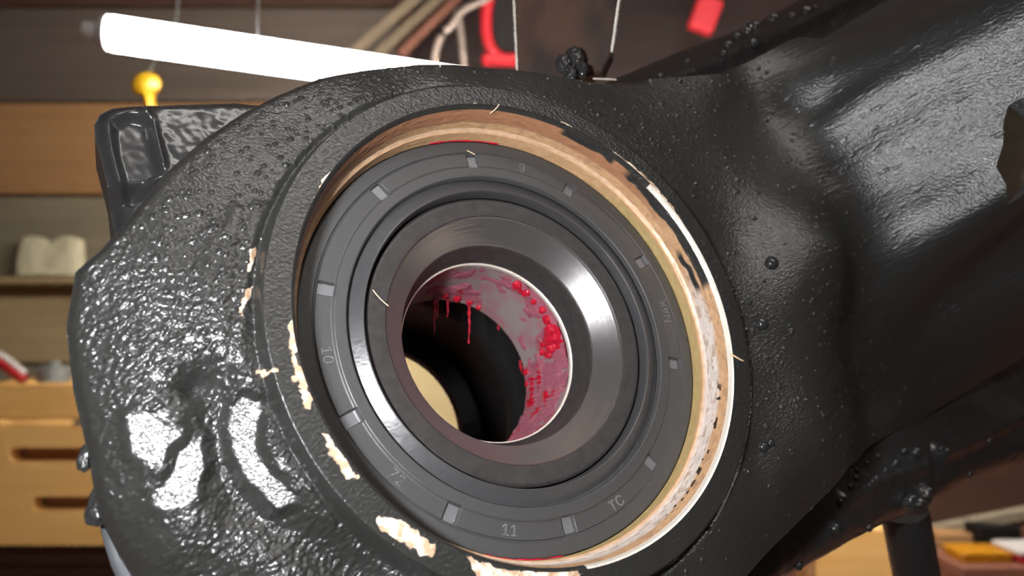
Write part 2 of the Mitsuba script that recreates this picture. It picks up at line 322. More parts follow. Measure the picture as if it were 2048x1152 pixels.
WRINK = [[(-43.65, 8.94), (-43.99, 4.05), (-43.65, -2.02), (-43.17, -8.5), (-42.66, -14.65)], [(-46.28, 7.46), (-46.44, 1.93), (-46.0, -3.97), (-45.08, -11.61), (-44.85, -16.3)], [(-48.35, 3.8), (-48.41, -3.0), (-47.5, -11.32), (-47.16, -15.3)], [(-41.66, 11.12), (-41.96, 4.52), (-41.68, -1.61), (-41.15, -7.42), (-40.15, -12.91)]]
POOLS = [((-51.23, -24.2, 0.178, 0.17), [(-54.16, -21.57), (-51.66, -21.9), (-49.6, -23.29), (-47.79, -23.85), (-48.17, -25.61), (-50.74, -26.87), (-52.72, -25.68)]), ((-46.32, -27.56, 0.229, 0.137), [(-47.57, -25.56), (-45.64, -23.34), (-44.96, -26.84), (-45.11, -30.14), (-47.12, -31.39), (-48.96, -31.51), (-48.05, -28.3)]), ((-39.04, -24.64, 0.306, 0.169), [(-41.37, -18.48), (-39.07, -18.98), (-39.47, -21.51), (-39.3, -24.54), (-36.95, -27.57), (-33.63, -30.63), (-35.29, -31.1), (-38.78, -28.32), (-41.25, -25.16), (-42.33, -21.82)])]
SLOPE_R = (51.9, 25.07)
PIT = (-47.53, -17.32)
BANDS = [[(71.01, 62.02), (82.8, 65.71), (95.53, 69.93), (104.36, 72.78)], [(76.82, 51.36), (88.3, 55.51), (98.02, 58.42)]]
SEAM2 = [(80.13, -5.28), (94.21, 1.8), (108.8, 9.18), (127.11, 20.74)]
from scipy.spatial import cKDTree
brng = np.random.default_rng(11)
BP = brng.uniform(lo, hi, (int((hi - lo).prod() * 2.6), 2)); BR = brng.uniform(0.16, 0.44, len(BP)) + 0.25 * brng.random(len(BP)) ** 8; BU = brng.random(len(BP)); BT = cKDTree(BP)
def bubbles(p, dens):
    d, i = BT.query(p, k=5, workers=-1)
    on = BU[i] < dens[:, None]
    return (on * BR[i] * 0.52 * np.clip(1 - (d / BR[i]) ** 2, 0, 1)).max(1)
def outline_drop(p):
    d = lines(p, OUTL)
    return 1.3 * np.exp(-(d / 0.7) ** 2)
OUTL = [tuple(q) for q in outline]
def shell_w(p):
    r = np.hypot(p[:, 0], p[:, 1]); th = np.arctan2(p[:, 1], p[:, 0])
    w = base_w(p)
    left = sstep(-6, -26, p[:, 0]); low = sstep(2, -22, p[:, 1]) * left; right = sstep(50, 66, p[:, 0])
    w += bump_line(p, VALLEY, -3.0, 2.3)
    for i, q in enumerate(WRINK): w += bump_line(p, q, (0.42, 0.5, 0.35, 0.3)[i], (0.75, 0.9, 1.0, 0.7)[i])
    w += bump_spot(p, PIT, -1.3, 0.9) + bump_spot(p, np.array(PIT) + [0.3, -2.0], 0.6, 1.0)
    w += bump_line(p, BANDS[0], -1.2, 2.4) + bump_line(p, BANDS[1], 0.8, 3.0) + bump_line(p, SEAM2, -1.2, 3.0)
    smooth = np.zeros(len(p)); jx = 1.3 * n2(p, 0.45, seed=12, octs=3); masks = []
    for c, poly in POOLS:
        masks.append(1 - sstep(0.1, 1.6, shapely.distance(shapely.points(p), Polygon(poly)) + jx)); smooth = np.maximum(smooth, masks[-1])
    w += (0.8 * n2(p, 0.09, seed=1) * left + 0.18 * n2(p, 0.22, seed=2) * left)
    for (c, poly), m_ in zip(POOLS, masks):      # level pools of thick paint
        core = m_ > 0.9
        w0 = np.mean(w[core] - c[2] * (p[core, 0] - c[0]) - c[3] * (p[core, 1] - c[1])) if core.sum() > 3 else float(base_w(np.array([[c[0], c[1]]]))[0])
        w = w * (1 - m_) + m_ * (w0 + c[2] * (p[:, 0] - c[0]) + c[3] * (p[:, 1] - c[1]))
    k = 1 - 0.95 * smooth
    w += k * (0.05 + 0.20 * left + 0.50 * low + 0.10 * right) * 0.30 * n2(p, 0.75, seed=3, octs=2)
    w += k * (0.10 + 0.50 * left + 0.6 * low) * 0.075 * n2(p, 2.2, seed=4)
    w += right * (0.16 + 0.5 * np.clip(n2(p, 0.12, 0.2, seed=14, rot=0.42) + 0.25, 0, 1)) * (0.8 * n2(p, 0.16, 1.1, seed=6, rot=0.42, octs=3) + 0.35 * n2(p, 0.5, 2.6, seed=16, rot=0.42, octs=2))
    w += right * 1.1 * n2(p, 0.07, 0.16, seed=15, rot=0.42)
    dens = np.clip(0.03 + 0.75 * left * (0.15 + 0.82 * sstep(10, -14, p[:, 1])) + 0.5 * low + 0.03 * right, 0, 1) * np.clip(1 - 1.15 * smooth, 0, 1)
    w += bubbles(p, dens)
    rim_out = outline_drop(p)
    w -= rim_out
    # the sleeve's machined rim stands proud of the shell
    rim = 8.44 + 0.05 * n2(p, 0.5, seed=8)
    t = sstep(RR - 0.05, RR + 0.75, r)
    w = rim * (1 - t) + w * t - 0.55 * np.exp(-0.5 * ((r - RR - 0.9) / 0.4) ** 2)
    return w
sv, sf, sedge = sheet(shell_poly, shell_w, 0.16, 2.6)
mid = sv[sf].mean(1)
jit = np.c_[n2(mid, 1.4, seed=21, octs=2), n2(mid, 1.4, seed=22, octs=2)] * 1.1
rest = np.ones(len(sf), bool)
chips = [[(-37.32, -6.92), (-36.62, -7.87), (-36.65, -9.85), (-35.82, -11.95), (-36.46, -12.46), (-37.28, -11.49), (-37.62, -8.75)], [(-36.83, -12.1), (-35.52, -13.96), (-33.72, -17.41), (-33.07, -18.65), (-34.05, -18.44), (-35.34, -16.62), (-36.42, -14.43)], [(-31.71, -22.45), (-30.73, -22.73), (-28.56, -25.26), (-26.7, -27.3), (-26.66, -27.8), (-28.2, -27.8), (-29.64, -25.99), (-31.08, -24.23)], [(-23.96, -32.4), (-22.81, -32.09), (-20.82, -32.46), (-17.37, -34.24), (-15.83, -35.27), (-16.17, -36.61), (-17.58, -36.54), (-20.65, -35.0), (-23.01, -33.79)], [(-11.43, -36.31), (-10.0, -36.99), (-6.03, -37.85), (-0.06, -37.98), (4.63, -37.52), (5.39, -38.27), (-2.36, -40.35), (-9.59, -39.89), (-10.68, -38.11)], [(-36.44, 10.97), (-35.55, 14.08), (-34.65, 15.97), (-34.29, 15.29), (-35.2, 12.81), (-35.87, 10.96)], [(4.35, 37.7), (5.59, 37.89), (8.67, 36.69), (8.64, 36.02), (6.57, 36.23)], [(11.24, 35.41), (13.91, 35.47), (19.42, 33.17), (23.44, 30.82), (28.09, 26.45), (31.46, 21.13), (30.52, 20.91), (26.36, 26.21), (22.26, 30.05), (16.98, 32.78), (12.77, 34.25)], [(-13.08, 35.68), (-11.72, 36.36), (-11.59, 34.73), (-12.86, 34.3)], [(-37.64, 4.28), (-37.91, 3.05), (-37.68, 2.32), (-37.51, 3.76)]] + [[(-43.76, 1.92), (-43.2, 2.66), (-42.88, 0.81), (-43.08, -1.51), (-43.46, -1.59)], [(-43.37, -4.02), (-42.72, -3.16), (-42.51, -4.22), (-43.22, -5.97), (-43.32, -7.99), (-43.72, -7.35), (-43.79, -5.57)], [(-40.53, -14.36), (-39.74, -14.65), (-38.36, -15.0), (-38.25, -15.39), (-39.56, -15.51), (-40.54, -15.17)], [(-36.53, -15.84), (-35.77, -15.19), (-35.37, -15.82), (-35.94, -16.44)], [(-35.21, -17.16), (-33.85, -17.66), (-33.54, -19.3), (-34.26, -19.72)]]
for q in chips:
    inside = shapely.contains_xy(Polygon(q), *(mid[:, :2] + jit).T) & rest
    if inside.any():
        rest &= ~inside
        fs = sf[inside]; us, inv = np.unique(fs, return_inverse=True)
        add(ARM + '__shell__paint_chip', inhub((sv[us] - [0, 0, 0.05], inv.reshape(-1, 3))), CHIP, label='patch of bare metal where the black paint has flaked off')
add(ARM + '__shell', inhub((sv, sf[rest])), PAINT, smooth=True)
add(ARM + '__shell__sheet_edge', inhub(sedge), PAINT)
# sleeve: bare bore wall, bright mouth edge, tube behind
wall_prof = [(35.9, -3.2), (35.95, 0.0), (36.15, 2.3), (36.45, 2.55), (36.75, 3.0), (36.95, 5.2), (37.15, 6.4), (37.45, 7.6)]
add(ARM + '__bore_wall', inhub(lathe(np.array([[np.interp(x, np.arange(len(wall_prof)), [q[0] for q in wall_prof]), np.interp(x, np.arange(len(wall_prof)), [q[1] for q in wall_prof])] for x in np.linspace(0, len(wall_prof) - 1, 60)]), 480)), BORE, smooth=30, label='bare metal bore wall stained orange-tan and grey')
# the mouth's chamfer: bright on the right, painted elsewhere
def arc(prof, a0, a1, n): return inhub(lathe(prof, n, a0, a1))
cham = [(37.45, 7.6), (37.75, 8.25), (38.05, 8.42)]
add(ARM + '__bore_wall__mouth_edge', arc(cham, math.radians(-80), math.radians(52), 200), EDGE, smooth=30, label='bright bare edge on the right of the bore mouth')
add(ARM + '__bore_wall__mouth_edge', arc(cham, math.radians(52), math.radians(280), 340), PAINT, smooth=30)
add(ARM + '__housing_tube', inhub(lathe([(41.5, 7.0), (41.5, -78), (40, -80), (22.2, -80)], 200)), PAINT, smooth=35)
add(ARM + '__housing_tube__inside', inhub(lathe([(22.2, -80), (22.0, -79.4), (22.0, -77), (27, -76), (26.6, -60), (25.2, -57), (24.8, -54), (25.5, -51), (27.5, -48), (27.5, -33), (36, -32), (35.95, -3.0)], 200)), INSIDE, smooth=35)

# rear half of the arm below and above the weld
low_poly = Polygon([(46.38, -41.83), (54.68, -33.96), (69.52, -23.49), (84.85, -12.63), (94.24, -6.23), (111.68, 2.15), (138.96, 16.03), (167.46, 28.23), (232.48, 54.55), (205.53, 9.51), (163.89, -2.45), (148.72, -7.3), (134.9, -10.91), (119.73, -16.73), (110.08, -20.37), (98.38, -24.15), (89.36, -27.37), (79.82, -31.21), (66.78, -36.29), (58.16, -41.71)]).buffer(0)
RIDGE = [[(117.36, -6.85), (134.11, -1.17), (155.51, 7.74), (182.79, 17.1)], [(82.93, -20.12), (94.87, -15.03), (110.98, -10.34)]]
def low_w(p):
    d = shapely.distance(shapely.points(p), low_poly.boundary)
    edge_b = lines(p, [(58.16, -41.71), (66.78, -36.29), (79.82, -31.21), (89.36, -27.37), (98.38, -24.15), (110.08, -20.37), (119.73, -16.73), (134.9, -10.91), (148.72, -7.3), (205.53, 9.51)])
    w = -12 - 6.0 * np.exp(-edge_b / 2.2) + 1.6 * n2(p, 0.10, seed=31) + 0.8 * n2(p, 0.35, seed=32, octs=2)
    return w + bump_line(p, RIDGE[0], 2.6, 1.5) + bump_line(p, RIDGE[1], 1.4, 1.4)
lv, lf, ledge = sheet(low_poly, low_w, 0.45, 4.0)
add(ARM + '__lower_flange', inhub((lv, lf)), PAINTG, smooth=True)
add(ARM + '__lower_flange__sheet_edge', inhub(ledge), PAINTG)
up_poly = Polygon([(25.55, 60.83), (32.31, 61.21), (56.34, 73.41), (63.54, 79.9), (87.17, 97.62), (125.85, 125.5), (174.07, 162.54), (182.56, 185.18), (115.19, 141.16), (80.88, 110.53), (68.85, 101.71), (50.84, 88.23), (34.97, 75.64), (27.06, 69.23), (23.79, 64.93)]).buffer(0)
UPR = [(38.46, 69.02), (52.6, 78.81), (67.0, 90.83), (87.19, 106.08), (116.59, 130.46)]
def up_w(p):
    edge_t = lines(p, [(23.79, 64.93), (27.06, 69.23), (34.97, 75.64), (50.84, 88.23), (68.85, 101.71), (80.88, 110.53), (115.19, 141.16)])
    w = -3 - 9.0 * np.exp(-edge_t / 4.5) + 1.5 * n2(p, 0.16, seed=41, octs=3)
    return w + bump_line(p, UPR, 1.6, 2.0)
uv_, uf_, uedge = sheet(up_poly, up_w, 0.45, 4.0)
add(ARM + '__upper_flange', inhub((uv_, uf_)), INSIDE, smooth=True)
add(ARM + '__upper_flange__sheet_edge', inhub(uedge), INSIDE)
# inside of the arm, seen through the opening at its right
in_ctrl = [(124.66, 84.5, 15.28), (132.49, 82.83, 25.56), (148.98, 78.34, 37.36), (125.94, 63.23, 9.96), (135.12, 58.71, 21.89), (146.13, 55.32, 32.83), (124.67, 44.06, 6.92), (136.62, 39.93, 15.5), (148.73, 36.98, 24.75)]
in_poly = Polygon([t[:2] for t in in_ctrl]).convex_hull
iw = field(in_ctrl, np.array(in_poly.bounds[:2]), np.array(in_poly.bounds[2:]))
iv, if_, iedge = sheet(in_poly, lambda p: iw(p) + 0.8 * n2(p, 0.3, seed=51, octs=2), 0.8, 1.0)
add(ARM + '__inner_wall', inhub((iv, if_)), INNER, smooth=True, label='brown unpainted inside of the arm seen through its opening')

# pressed end tab behind the housing, upper left
tab_poly = Polygon([(-48.9, 38.34), (-54.21, 36.36), (-59.28, 34.37), (-63.45, 32.8), (-66.6, 31.2), (-67.85, 29.69), (-68.22, 27.44), (-67.54, 24.83), (-65.85, 20.91), (-63.85, 16.08), (-61.92, 11.17), (-60.92, 8.18), (-56.73, 8.32), (-49.05, 13.7), (-39.88, 26.7), (-38.19, 41.01)]).buffer(0)
POCK = Polygon([(-64.72, 27.07), (-63.22, 28.54), (-61.22, 28.71), (-59.71, 23.7), (-58.34, 20.55), (-59.74, 18.85), (-61.01, 17.05), (-62.43, 20.09), (-63.78, 23.39)])
SLIT = [(-61.39, 30.42), (-60.27, 28.34), (-58.77, 24.94), (-57.51, 21.54)]
def tab_w(p):
    q = shapely.points(p)
    d = shapely.distance(q, POCK)
    pock = 1 - sstep(0.0, 1.6, d)
    edge = shapely.distance(q, tab_poly.boundary)
    deep = sstep(16.49 + 2.0, 16.49 - 0.6, p[:, 1] - 0.35 * (p[:, 0] - -61.01))
    w = -10 - 2.6 * np.exp(-(edge / 1.3) ** 2) - 1.8 * pock + bump_line(p, SLIT, 0.9, 0.5) - 5.0 * deep + 0.35 * n2(p, 0.6, seed=61, octs=3) * (1 - 0.8 * pock)
    return w
tv, tf, tedge = sheet(tab_poly, tab_w, 0.25, 9.0)
add(ARM + '__end_tab', inhub((tv, tf)), PAINTG, smooth=True)
add(ARM + '__end_tab__sheet_edge', inhub(tedge), PAINTG)
# strip of the rear half showing below the left edge
strip_poly = Polygon([(-55.09, -31.75), (-54.37, -32.21), (-53.53, -32.34), (-51.74, -34.96), (-49.78, -37.61), (-47.88, -39.95), (-45.5, -43.44), (-48.95, -43.46), (-51.32, -40.03), (-52.8, -37.71), (-54.13, -35.07), (-55.01, -32.98)]).buffer(0)
zv, zf, zedge = sheet(strip_poly, lambda p: -9 - 0.8 * np.exp(-shapely.distance(shapely.points(p), strip_poly.boundary) / 0.4) + 0.25 * n2(p, 0.9, seed=71, octs=2), 0.2, 5.0)
GREYP = mat('grey_paint', bump(principled((0.05, 0.053, 0.058), 0.6, 0.3), smoothpeel, 0.00006))
add(ARM + '__rear_strip', inhub((zv, zf)), GREYP, smooth=True, label='grey edge strip of the rear half below the left edge')
add(ARM + '__rear_strip__sheet_edge', inhub(zedge), PAINTG)
for i, (c, r) in enumerate(zip([(-55.21, -31.04, -6.0), (-58.05, -25.52, -4.5), (12.69, 61.28, 1.0), (9.62, 58.41, 1.5), (13.41, 57.53, 2.5), (10.23, 54.53, 3.2)], (2.0, 1.1, 2.3, 1.7, 1.5, 1.4))):
    add(ARM + '__weld_bead', inhub(blob(c, r, (0.85, 1.25 if i != 1 else 1.6, 0.9), 80 + i, 0.30, 4, 1.6)), PAINTG, smooth=True)
# bracket plate standing on the housing
pl = np.array([(-0.0001, 0.1578, 1.2803), (0.0007, 0.1554, 1.2572), (0.0133, 0.1545, 1.2549), (0.0188, 0.153, 1.2561), (0.0207, 0.1527, 1.2599), (0.0238, 0.1554, 1.2791)])
nx = pl[5] - pl[0]; nx /= np.linalg.norm(nx); ny = np.array([0, 0, 1.0]); nz = np.cross(nx, ny); nz /= np.linalg.norm(nz); ny = np.cross(nz, nx)
if nz[1] > 0: nz = -nz
th = math.radians(-9); nx2 = nx * math.cos(th) + nz * math.sin(th) * -1; nx2 /= np.linalg.norm(nx2); nz2 = np.cross(nx2, ny); nz2 *= -1 if nz2[1] > 0 else 1
c0 = pl.mean(0)
flat = np.c_[(pl - c0) @ nx, (pl - c0) @ ny]
def bevel_plate(poly2, t, b):
    P0 = Polygon(poly2); P1 = P0.buffer(-b, join_style=2)
    a = np.array(P0.exterior.coords)[:-1]; ang0 = shapely.geometry.polygon.orient(P0); ang1 = shapely.geometry.polygon.orient(P1)
    a = np.array(ang0.exterior.coords)[:-1]; q = np.array(ang1.exterior.coords)[:-1]
    m = [trimesh.creation.extrude_polygon(ang0, t - 2 * b, engine='earcut')]
    hullpts = np.vstack([np.c_[a, np.full(len(a), b)], np.c_[a, np.full(len(a), t - b)], np.c_[q, np.zeros(len(q))], np.c_[q, np.full(len(q), t)]])
    return trimesh.convex.convex_hull(hullpts)
m = bevel_plate(flat, 0.0050, 0.0004)
mv = m.vertices
fr = np.array([nx2, ny, -nz2])
add(ARM + '__bracket_plate', tm(c0 + mv @ fr, m.faces), PLATE, label='upright bracket plate above the housing, brown painted on as a reflection, with painted edge highlights')

for e, (i0, i1) in enumerate(((0, 1), (5, 4))):  # bright rods stand in for flash and lamp highlights on the plate's edges
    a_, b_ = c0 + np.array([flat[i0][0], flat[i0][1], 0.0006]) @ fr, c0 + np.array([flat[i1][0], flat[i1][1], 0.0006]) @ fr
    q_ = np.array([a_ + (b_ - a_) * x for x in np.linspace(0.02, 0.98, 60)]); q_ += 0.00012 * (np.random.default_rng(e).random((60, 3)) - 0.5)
    add(ARM + '__bracket_plate__worn_glint_edge', tube(q_, 0.00035 + 0.00012 * np.random.default_rng(e + 5).random(60), 10), EDGE, smooth=True, label='bright strip painted as a highlight along the edge of the bracket plate')
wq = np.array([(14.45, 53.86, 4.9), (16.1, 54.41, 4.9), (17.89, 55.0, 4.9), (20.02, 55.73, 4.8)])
add(ARM + '__shell__worn_glint_edge', inhub(tube(curve(wq, 24), 0.16 + 0.10 * np.random.default_rng(3).random(24), 10)), EDGE, smooth=True, label='short bright worn spot on the top edge of the housing')
# drops of paint
drop_px = [(50.95, 19.62, 8.6), (47.44, 6.84, 8.2), (45.25, 10.83, 7.0), (53.08, 7.01, 8.5), (58.52, 12.34, 9.3), (59.19, 10.17, 9.3), (44.2, -16.36, 6.6), (45.7, -15.61, 6.6), (44.12, -8.98, 6.4), (44.3, -23.03, 6.6), (35.9, 60.89, 5.6), (47.59, 52.61, 5.9), (58.78, 54.45, 7.0), (47.35, 14.45, 7.0)]
for c, r in zip(drop_px, (1.35, 1.25, .55, .5, .45, .5, 1.0, .8, .5, .4, .8, .3, .3, .35)):
    w0 = sv[np.hypot(sv[:, 0] - c[0], sv[:, 1] - c[1]).argmin(), 2]
    add(ARM + '__shell__paint_drop', inhub(blob((c[0], c[1], w0 + 0.1 * r), r, (1, 1, 0.75), int(c[0] * 7) % 97, 0.07, 3)), PAINTG, smooth=True)
ld = [(88.03, -13.39, -11.0), (91.55, -11.68, -11.0), (96.04, -9.62, -11.0), (87.07, -15.28, -11.0), (84.28, -17.38, -11.0), (91.16, -15.8, -11.0), (89.86, -16.65, -11.0), (92.6, -15.05, -11.0), (100.94, -10.84, -11.0), (104.88, -7.66, -11.0), (108.76, -7.61, -10.5), (115.84, -6.37, -11.0), (80.52, -20.73, -11.0), (78.65, -25.93, -11.0), (92.32, -24.89, -12.0), (135.02, -2.5, -10.0), (129.66, -10.56, -11.0), (70.07, -33.33, -11.0), (96.66, -12.87, -11.0), (86.72, -12.64, -11.0)]
for c, r in zip(ld, (.7, .6, .8, .8, .7, .6, .6, .9, 1.0, .9, 1.5, .7, .9, 1.3, .9, .9, .8, 1.0, .7, .5)):
    w0 = float(low_w(np.array([c[:2]]))[0])
    add(ARM + '__lower_flange__paint_drop', inhub(blob((c[0], c[1], w0 + 0.2 * r), r, (1, 1, 0.85), int(c[0] * 7) % 97, 0.10, 2)), PAINTG, smooth=True)
add(ARM + '__weld_bead', inhub(blob((106.04, -19.08, -13.0), 2.6, (1.2, 0.9, 1), 91, 0.30, 4, 1.6)), PAINTG, smooth=True)
add(ARM + '__weld_bead', inhub(blob((109.42, -16.86, -13.0), 2.0, (1.0, 1.2, 1), 92, 0.30, 4, 1.6)), PAINTG, smooth=True)
for i, c in enumerate([(57.88, 83.21, -3.0), (61.29, 88.07, -3.0), (66.94, 94.98, -3.0), (71.93, 99.61, -3.0), (77.12, 104.43, -3.0), (84.51, 110.33, -3.0), (87.95, 109.65, -2.0), (93.46, 113.52, -2.0), (96.92, 116.17, -2.0), (77.06, 108.33, -5.0), (33.18, 65.03, 1.0), (38.51, 69.98, -1.0), (48.15, 78.9, -2.0), (68.61, 90.66, -2.0)]):
    w0 = float(up_w(np.array([c[:2]]))[0])
    add(ARM + '__upper_flange__paint_drop', inhub(blob((c[0], c[1], w0 + 0.3), 0.8 + 0.9 * rng.random(), (1.2, 1, 0.8), 100 + i, 0.18, 3)), PAINTG, smooth=True)

# ------------------------------------------------------------------ the oil seal
SEAL = thing('oil_seal', 'black rubber oil seal with notched rim pressed into the bore', 'oil seal')
prof = [(35.92, -2.5), (35.92, -0.5), (35.8, -0.12), (35.5, 0.0), (33.55, 0.02), (33.45, -0.22), (33.3, -0.26), (33.1, 0.06), (30.85, 0.05), (30.62, 0.12), (30.4, 0.36), (30.25, 0.42), (28.65, 0.42), (28.5, 0.3), (28.4, -0.1), (28.3, -0.6)]
lip_prof = [(28.35, -0.9), (28.25, -0.92), (28.1, -0.86), (26.05, 0.22), (25.9, 0.26), (25.78, 0.18), (25.7, -0.05), (25.6, -0.6), (25.45, -2.5), (25.6, -5.0)]
def dense(pr, step):
    p = np.array(pr, float); s = np.r_[0, np.cumsum(np.linalg.norm(np.diff(p, axis=0), axis=1))]
    t = np.unique(np.r_[s, np.arange(0, s[-1], step)])
    return np.c_[np.interp(t, s, p[:, 0]), np.interp(t, s, p[:, 1])]
d = dense(prof, 0.14); nA = 1800
m = lathe(d, nA)
v = m.vertices.copy(); r = np.hypot(v[:, 0], v[:, 1]); th = np.degrees(np.arctan2(v[:, 1], v[:, 0]))
notch_angle = [105.78, 69.78, 141.31, 177.94, -145.48, -109.33, -74.11, -38.06, -2.03, 34.64]
dep = np.zeros(len(v))
for a in notch_angle:
    x = np.abs((th - a + 180) % 360 - 180) * math.pi / 180 * r
    dep = np.maximum(dep, (1 - sstep(0.95, 1.12, x)) * sstep(30.3, 30.5, r) * (1 - sstep(33.0, 33.2, r)))
v[:, 2] -= 0.75 * dep
v[:, 2] += 0.012 * (meshkit.noise(np.c_[v[:, 0] * 2.2, v[:, 1] * 2.2, v[:, 2]], 5) - 0.5) * (1 - dep)
isn = (dep[m.faces] > 0.9).all(1)
add(SEAL + '__body', inhub((v, m.faces[~isn])), RUB, smooth=True)
cth = np.degrees(np.arctan2(v[m.faces].mean(1)[:, 1], v[m.faces].mean(1)[:, 0]))
for a in notch_angle:
    fs = m.faces[isn & (np.abs((cth - a + 180) % 360 - 180) < 4)]; us, inv = np.unique(fs, return_inverse=True)
    add(SEAL + '__body__notch', inhub((v[us] + [0, 0, 0.002], inv.reshape(-1, 3))), NOTCH, smooth=True, label='rectangular notch moulded in the seal face')
d = dense(lip_prof, 0.1); m = lathe(d, 720); v = m.vertices.copy()
v[:, 2] += 0.05 * (meshkit.fbm(np.c_[v[:, 0] * 1.2, v[:, 1] * 1.2, v[:, 2] * 0], 3, 9) - 0.5)
add(SEAL + '__lip', inhub((v, m.faces)), RUBG, smooth=True, label='raised glossy inner lip of the seal')
def ring_text(txt, deg, radius, height, w, flip=False):
    """letters round the face, tops towards the centre"""
    m = meshkit.text_mesh(txt, height, 0.28); v = m.vertices.copy(); cx = (v[:, 0].min() + v[:, 0].max()) / 2
    a = math.radians(deg) + (v[:, 0] - cx) / radius; rr = radius + height / 2 - v[:, 1]
    return tm(np.c_[rr * np.cos(a), rr * np.sin(a), w - 0.03 + v[:, 2]], m.faces)
for txt, px_a in zip(('8', 'NAK', 'TC', '11', '72', '10'), [88.21, 16.16, -56.82, -92.53, -126.67, -163.09]):
    add(SEAL + '__body__lettering', inhub(ring_text(txt, px_a, 31.9, 1.6, 0.06)), LETTER, label='raised moulded characters %s on the seal face' % txt)

# ------------------------------------------------------------------ the spacer in the seal
SP = thing('spacer_sleeve', 'dark steel spacer ring with a bright sloping mouth, within the oil seal', 'spacer')
add(SP + '__face', inhub(lathe(dense([(25.25, -8), (25.25, -1.9), (25.0, -1.6), (24.7, -1.5), (21.95, -1.75), (21.75, -1.9)], 0.3), 400)), STEELD, smooth=30)
add(SP + '__bevel', inhub(lathe(dense([(21.75, -1.9), (21.6, -2.15), (18.2, -5.5), (18.0, -5.75)], 0.3), 400)), STEELC, smooth=30, label='bright sloping mouth of the spacer')
add(SP + '__throat', inhub(lathe(dense([(18.0, -5.75), (17.85, -6.1), (16.75, -10.2), (16.6, -10.5)], 0.3), 400)), STEELD, smooth=30)
add(SP + '__bore__rim', inhub(lathe(dense([(16.6, -10.5), (16.35, -10.75), (16.4, -11.4), (16.75, -11.8)], 0.2), 400)), EDGE, smooth=30, label='bright rim at the start of the bore')
add(SP + '__bore', inhub(lathe(dense([(16.75, -11.8), (16.8, -29.6), (17.2, -30.2), (25.0, -30.2), (25.25, -29.5), (25.25, -8)], 0.8), 300)), STEELR, smooth=30, label='reddish greasy bore of the spacer')

# ------------------------------------------------------------------ red grease in the bore
GR = thing('red_grease', 'red grease smeared on the upper right of the spacer bore', 'grease')
A = np.linspace(math.radians(-75), math.radians(150), 520); Z = np.linspace(-29.7, -12.0, 150)
aa, zz = np.meshgrid(A, Z, indexing='ij'); q = np.c_[(aa * 16.6).ravel(), zz.ravel()]
t = n2(q, 0.30, 0.30, seed=91, octs=3) * 1.5 - 0.06
deg = np.degrees(aa).ravel()
t += 0.55 * np.exp(-((deg - 62) / 14) ** 2 - ((zz.ravel() + 15) / 3.0) ** 2) + 0.6 * np.exp(-((deg - 25) / 14) ** 2 - ((zz.ravel() + 16) / 4.0) ** 2) + 0.4 * np.exp(-((deg - 95) / 22) ** 2 - ((zz.ravel() + 24) / 3.0) ** 2)
t += 0.34 * sstep(20, 6, deg) - 0.55 * np.exp(-((deg - 62) / 17) ** 2 - ((zz.ravel() + 22) / 4.0) ** 2) - 0.30 * sstep(-10, -60, deg) - 0.4 * sstep(115, 145, deg)
streak = np.where(deg < 22, 0.30 * (meshkit.noise(np.c_[q[:, 0] * 2.6 + 0.5 * q[:, 1], q[:, 1] * 0.12, q[:, 0] * 0], 3) - 0.4), 0)
thick = np.clip(t, 0, 0.9) * 0.9 + streak * (t > 0.02)
rad = 16.78 - np.clip(thick, 0, 1.2)
gv = np.c_[rad * np.cos(aa).ravel(), rad * np.sin(aa).ravel(), zz.ravel()]
i, j = np.meshgrid(np.arange(len(A) - 1), np.arange(len(Z) - 1), indexing='ij'); nz_ = len(Z)
qd = np.stack([i * nz_ + j, i * nz_ + j + 1, (i + 1) * nz_ + j + 1, (i + 1) * nz_ + j], -1).reshape(-1, 4)
qd = qd[thick[qd].max(1) > 0.01]
thickq = thick[qd].mean(1)
for nm, sel, mm in (('thick_smear', thickq > 0.42, GREASE), ('film', thickq <= 0.42, GREASEF)):
    f = np.vstack([qd[sel][:, [0, 1, 2]], qd[sel][:, [0, 2, 3]]])
    us, inv = np.unique(f, return_inverse=True)
    add(GR + '__' + nm, inhub((gv[us], inv.reshape(-1, 3))), mm, smooth=True)
for i, (deg_, z, r) in enumerate([(66, -13.6, 1.0), (58, -13.8, 0.9), (50, -14.2, 0.7), (42, -13.9, .8), (35, -14.5, 1.0), (28, -14.8, 1.3), (22, -15.2, 1.5), (17, -16.5, 1.2), (14, -18.5, 0.9), (90, -27.5, .8), (80, -28, .7), (72, -28.4, .6), (100, -27, .7), (18, -20.5, .8), (12, -28.6, .8), (4, -29, .6)]):
    a = math.radians(deg_)
    add(GR + '__lump', inhub(blob(((16.9 - 0.3 * r) * math.cos(a), (16.9 - 0.3 * r) * math.sin(a), z), r, (0.9, 0.9, 1.35), 200 + i, 0.42, 4, 1.1)), GREASE, smooth=True)
down = np.linalg.inv(HUB[:3, :3]) @ np.array([0, 0, -1.0]); down /= np.linalg.norm(down)
